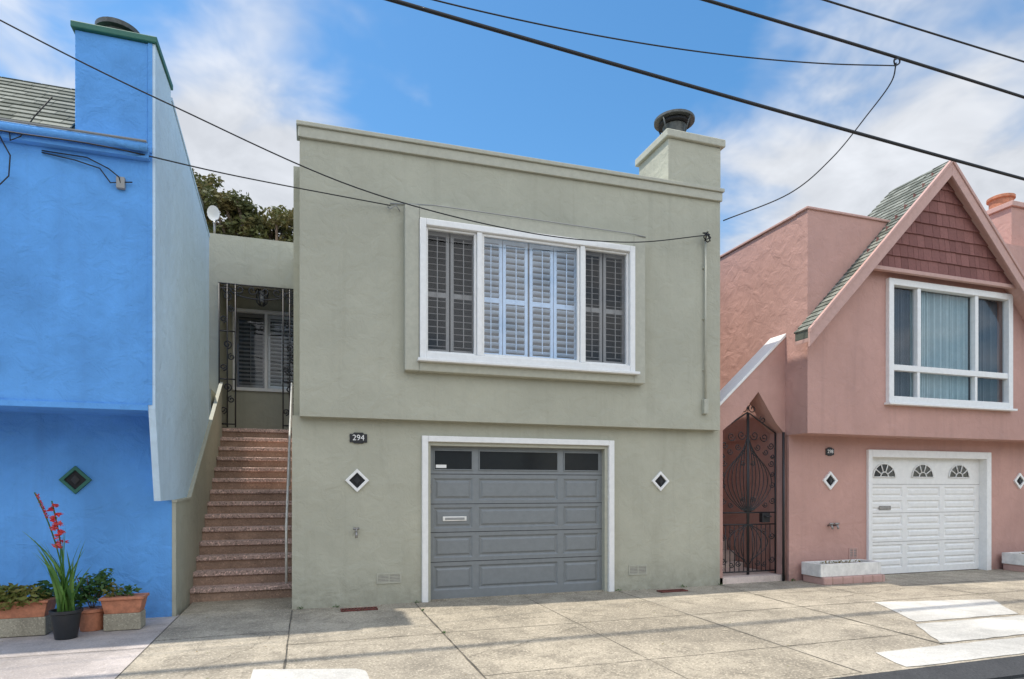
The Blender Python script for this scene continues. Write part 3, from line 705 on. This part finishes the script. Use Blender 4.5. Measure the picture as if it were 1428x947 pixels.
# ---------------------------------------------------------------- wires
def catmull(P,n=10):
    P=[Vector(q) for q in P]; P=[P[0]*2-P[1]]+P+[P[-1]*2-P[-2]]; out=[]
    for i in range(1,len(P)-2):
        for k in range(n):
            t=k/n; a,b_,c,d=P[i-1],P[i],P[i+1],P[i+2]
            out.append(.5*((2*b_)+(c-a)*t+(2*a-5*b_+4*c-d)*t*t+(3*b_-a-3*c+d)*t**3))
    out.append(P[-2]); return out
def wire(name,pts,r,mat='wire'): return tubes(name,[catmull(pts)],r,mat,None,8)
def lin(f,x0,x1,n): return [(x0+(x1-x0)*i/n,6.5,f(x0+(x1-x0)*i/n)) for i in range(n+1)]
wire("power_line",lin(lambda x:6.645-.052*x+.0008*x*x,-14,22,14),.021)
wire("power_line",lin(lambda x:6.74-.045*(x)+.0165*x*x if x>1.36 else 6.71-.012*(x-1.36),-14,7.68,18),.008)
wire("power_line",lin(lambda x:7.52+.010*x-.0019*x*x if x>2.6 else 7.533,-14,22,14),.019)
wire("power_line",lin(lambda x:7.97-.003*(x-6),-14,22,10),.012)
wire("service_drop_wire",[(7.68,6.5,7.41),(7.70,6.6,7.2),(7.61,6.9,6.91),(7.37,7.3,6.45),(6.95,7.7,6.04),(6.22,8.31,5.78)],.009)
wire("splice_loop",[(7.62,6.48,7.42),(7.70,6.48,7.46),(7.74,6.5,7.42),(7.69,6.52,7.39),(7.64,6.5,7.43),(7.68,6.5,7.48)],.010)
wire("service_drop_wire",[(-9,6.7,8.4),(-5.2,7.0,6.95),(-2.81,7.2,6.05),(-1.37,7.4,5.62),(.57,7.7,5.17),(2.66,7.95,5.03),(4.4,8.1,5.14),(5.90,8.22,5.48)],.008)
wire("telephone_wire",[(-9,6.9,5.3),(-4.5,7.2,5.03),(-2.85,7.3,5.04),(-1.97,7.4,5.08),(-.79,7.9,5.2),(1.03,8.31,5.29)],.0075)

# ---------------------------------------------------------------- houses across the street
cols_=[(.55,.5,.4),(.62,.6,.56),(.35,.42,.45),(.6,.45,.35),(.5,.52,.42),(.64,.6,.45)]
for i in range(8):
    e=empty("row_house"); x=-28+i*7.8; mt=paint("row_house_paint",cols_[i%6],.8,bs=0)
    h=5.8+(.6 if i%3==0 else 0)
    boxes("walls",[(x,x+7.0,-24,-12.4,-.1,h),(x+1.2,x+7.0,-12.4,-12.0,2.5,h)],mt,e)
    ring("window_frame",x+2.2,x+5.4,3.2,5.0,.1,-12.05,-11.93,'white',e)
    boxes("window",[(x+2.3,x+5.3,-11.99,-11.97,3.3,4.9)],'dglass',e)
    boxes("garage_door",[(x+2.6,x+5.4,-12.39,-12.35,0,2.2)],'offwhite',e)
    boxes("parapet",[(x+1.1,x+7.1,-12.1,-11.9,h,h+.2)],'white',e)

# ---------------------------------------------------------------- world, sun, camera
w=bpy.data.worlds.new("World"); scene.world=w; w.use_nodes=True; nt=w.node_tree
bg=nt.nodes["Background"]; bg.inputs[1].default_value=.15
to_sun=Vector((-.42,.07,1)).normalized()
sky=nt.nodes.new("ShaderNodeTexSky"); sky.sky_type='NISHITA'; sky.sun_disc=False
sky.sun_elevation=math.asin(to_sun.z); sky.sun_rotation=math.atan2(to_sun.x,to_sun.y); sky.air_density=1.0; sky.dust_density=.6; sky.ozone_density=2.0
tc=nt.nodes.new("ShaderNodeTexCoord").outputs['Generated']
hs=nt.nodes.new("ShaderNodeHueSaturation"); hs.inputs['Hue'].default_value=.493; hs.inputs['Saturation'].default_value=1.26; hs.inputs['Value'].default_value=1.45
nt.links.new(sky.outputs[0],hs.inputs['Color'])
sep=nt.nodes.new("ShaderNodeSeparateXYZ"); nt.links.new(tc,sep.inputs[0])
den=math_n(nt,'ADD',math_n(nt,'MAXIMUM',sep.outputs[2],0.0),.30)
dv=nt.nodes.new("ShaderNodeVectorMath"); dv.operation='SCALE'; nt.links.new(tc,dv.inputs[0]); nt.links.new(math_n(nt,'DIVIDE',1.0,den),dv.inputs['Scale'])
n1=noise(nt,dv.outputs[0],2.4,4,.52,.5)
n2=noise(nt,dv.outputs[0],6.5,4,.6,.3)
cov=math_n(nt,'ADD',math_n(nt,'MULTIPLY',n1,.72),math_n(nt,'MULTIPLY',n2,.28))
def blob(d,r,wt):
    d=Vector(d).normalized()
    v=nt.nodes.new("ShaderNodeVectorMath"); v.operation='DISTANCE'; nt.links.new(tc,v.inputs[0]); v.inputs[1].default_value=d
    return mrange(nt,v.outputs['Value'],r,0,0,wt,True)
tot=cov
for d,r,wt in (((-.12,1,.44),.25,.30),((.0,1,.36),.2,.15),((-.45,1,.70),.2,.12),((1.15,1,.85),.50,.20),((1.5,1,.6),.5,.12),((.38,1,.72),.42,-.18),((-.2,1,.70),.15,-.16),((.9,1,.5),.22,-.05),((0,-1,.5),1.3,.20),((.5,-1,.9),.9,.1)):  # last two add unseen clouds behind the camera to fill the facades
    tot=math_n(nt,'ADD',tot,blob(d,r,wt))
mask=mrange(nt,tot,.46,.74,0,1,True)
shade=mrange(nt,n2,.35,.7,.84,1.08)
rear_fill=mrange(nt,sep.outputs[1],.3,-.6,1.0,2.4)  # unseen clouds behind the camera brightened as added fill for the facades
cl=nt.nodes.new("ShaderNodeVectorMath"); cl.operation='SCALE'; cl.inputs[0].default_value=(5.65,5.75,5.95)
nt.links.new(math_n(nt,'MULTIPLY',shade,rear_fill),cl.inputs['Scale'])
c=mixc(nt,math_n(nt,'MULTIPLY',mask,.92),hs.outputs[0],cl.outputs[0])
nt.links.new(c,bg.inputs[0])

sl=bpy.data.lights.new("sun",'SUN'); sl.energy=4.2; sl.angle=R(.8); sl.color=(1,.94,.84)
so=bpy.data.objects.new("sun",sl); COL.objects.link(so); so.rotation_euler=(-to_sun).to_track_quat('-Z','Y').to_euler(); so.location=(0,0,30)

cam=bpy.data.cameras.new("camera"); co=bpy.data.objects.new("camera",cam); COL.objects.link(co)
co.location=(0,0,1.57); co.rotation_euler=(R(90),0,R(-18.1)); cam.sensor_width=36; cam.lens=21.91; cam.shift_y=.1446
cam.clip_start=.05; cam.clip_end=2000; scene.camera=co
scene.view_settings.view_transform='Standard'; scene.view_settings.look='None'; scene.view_settings.exposure=0; scene.view_settings.gamma=1
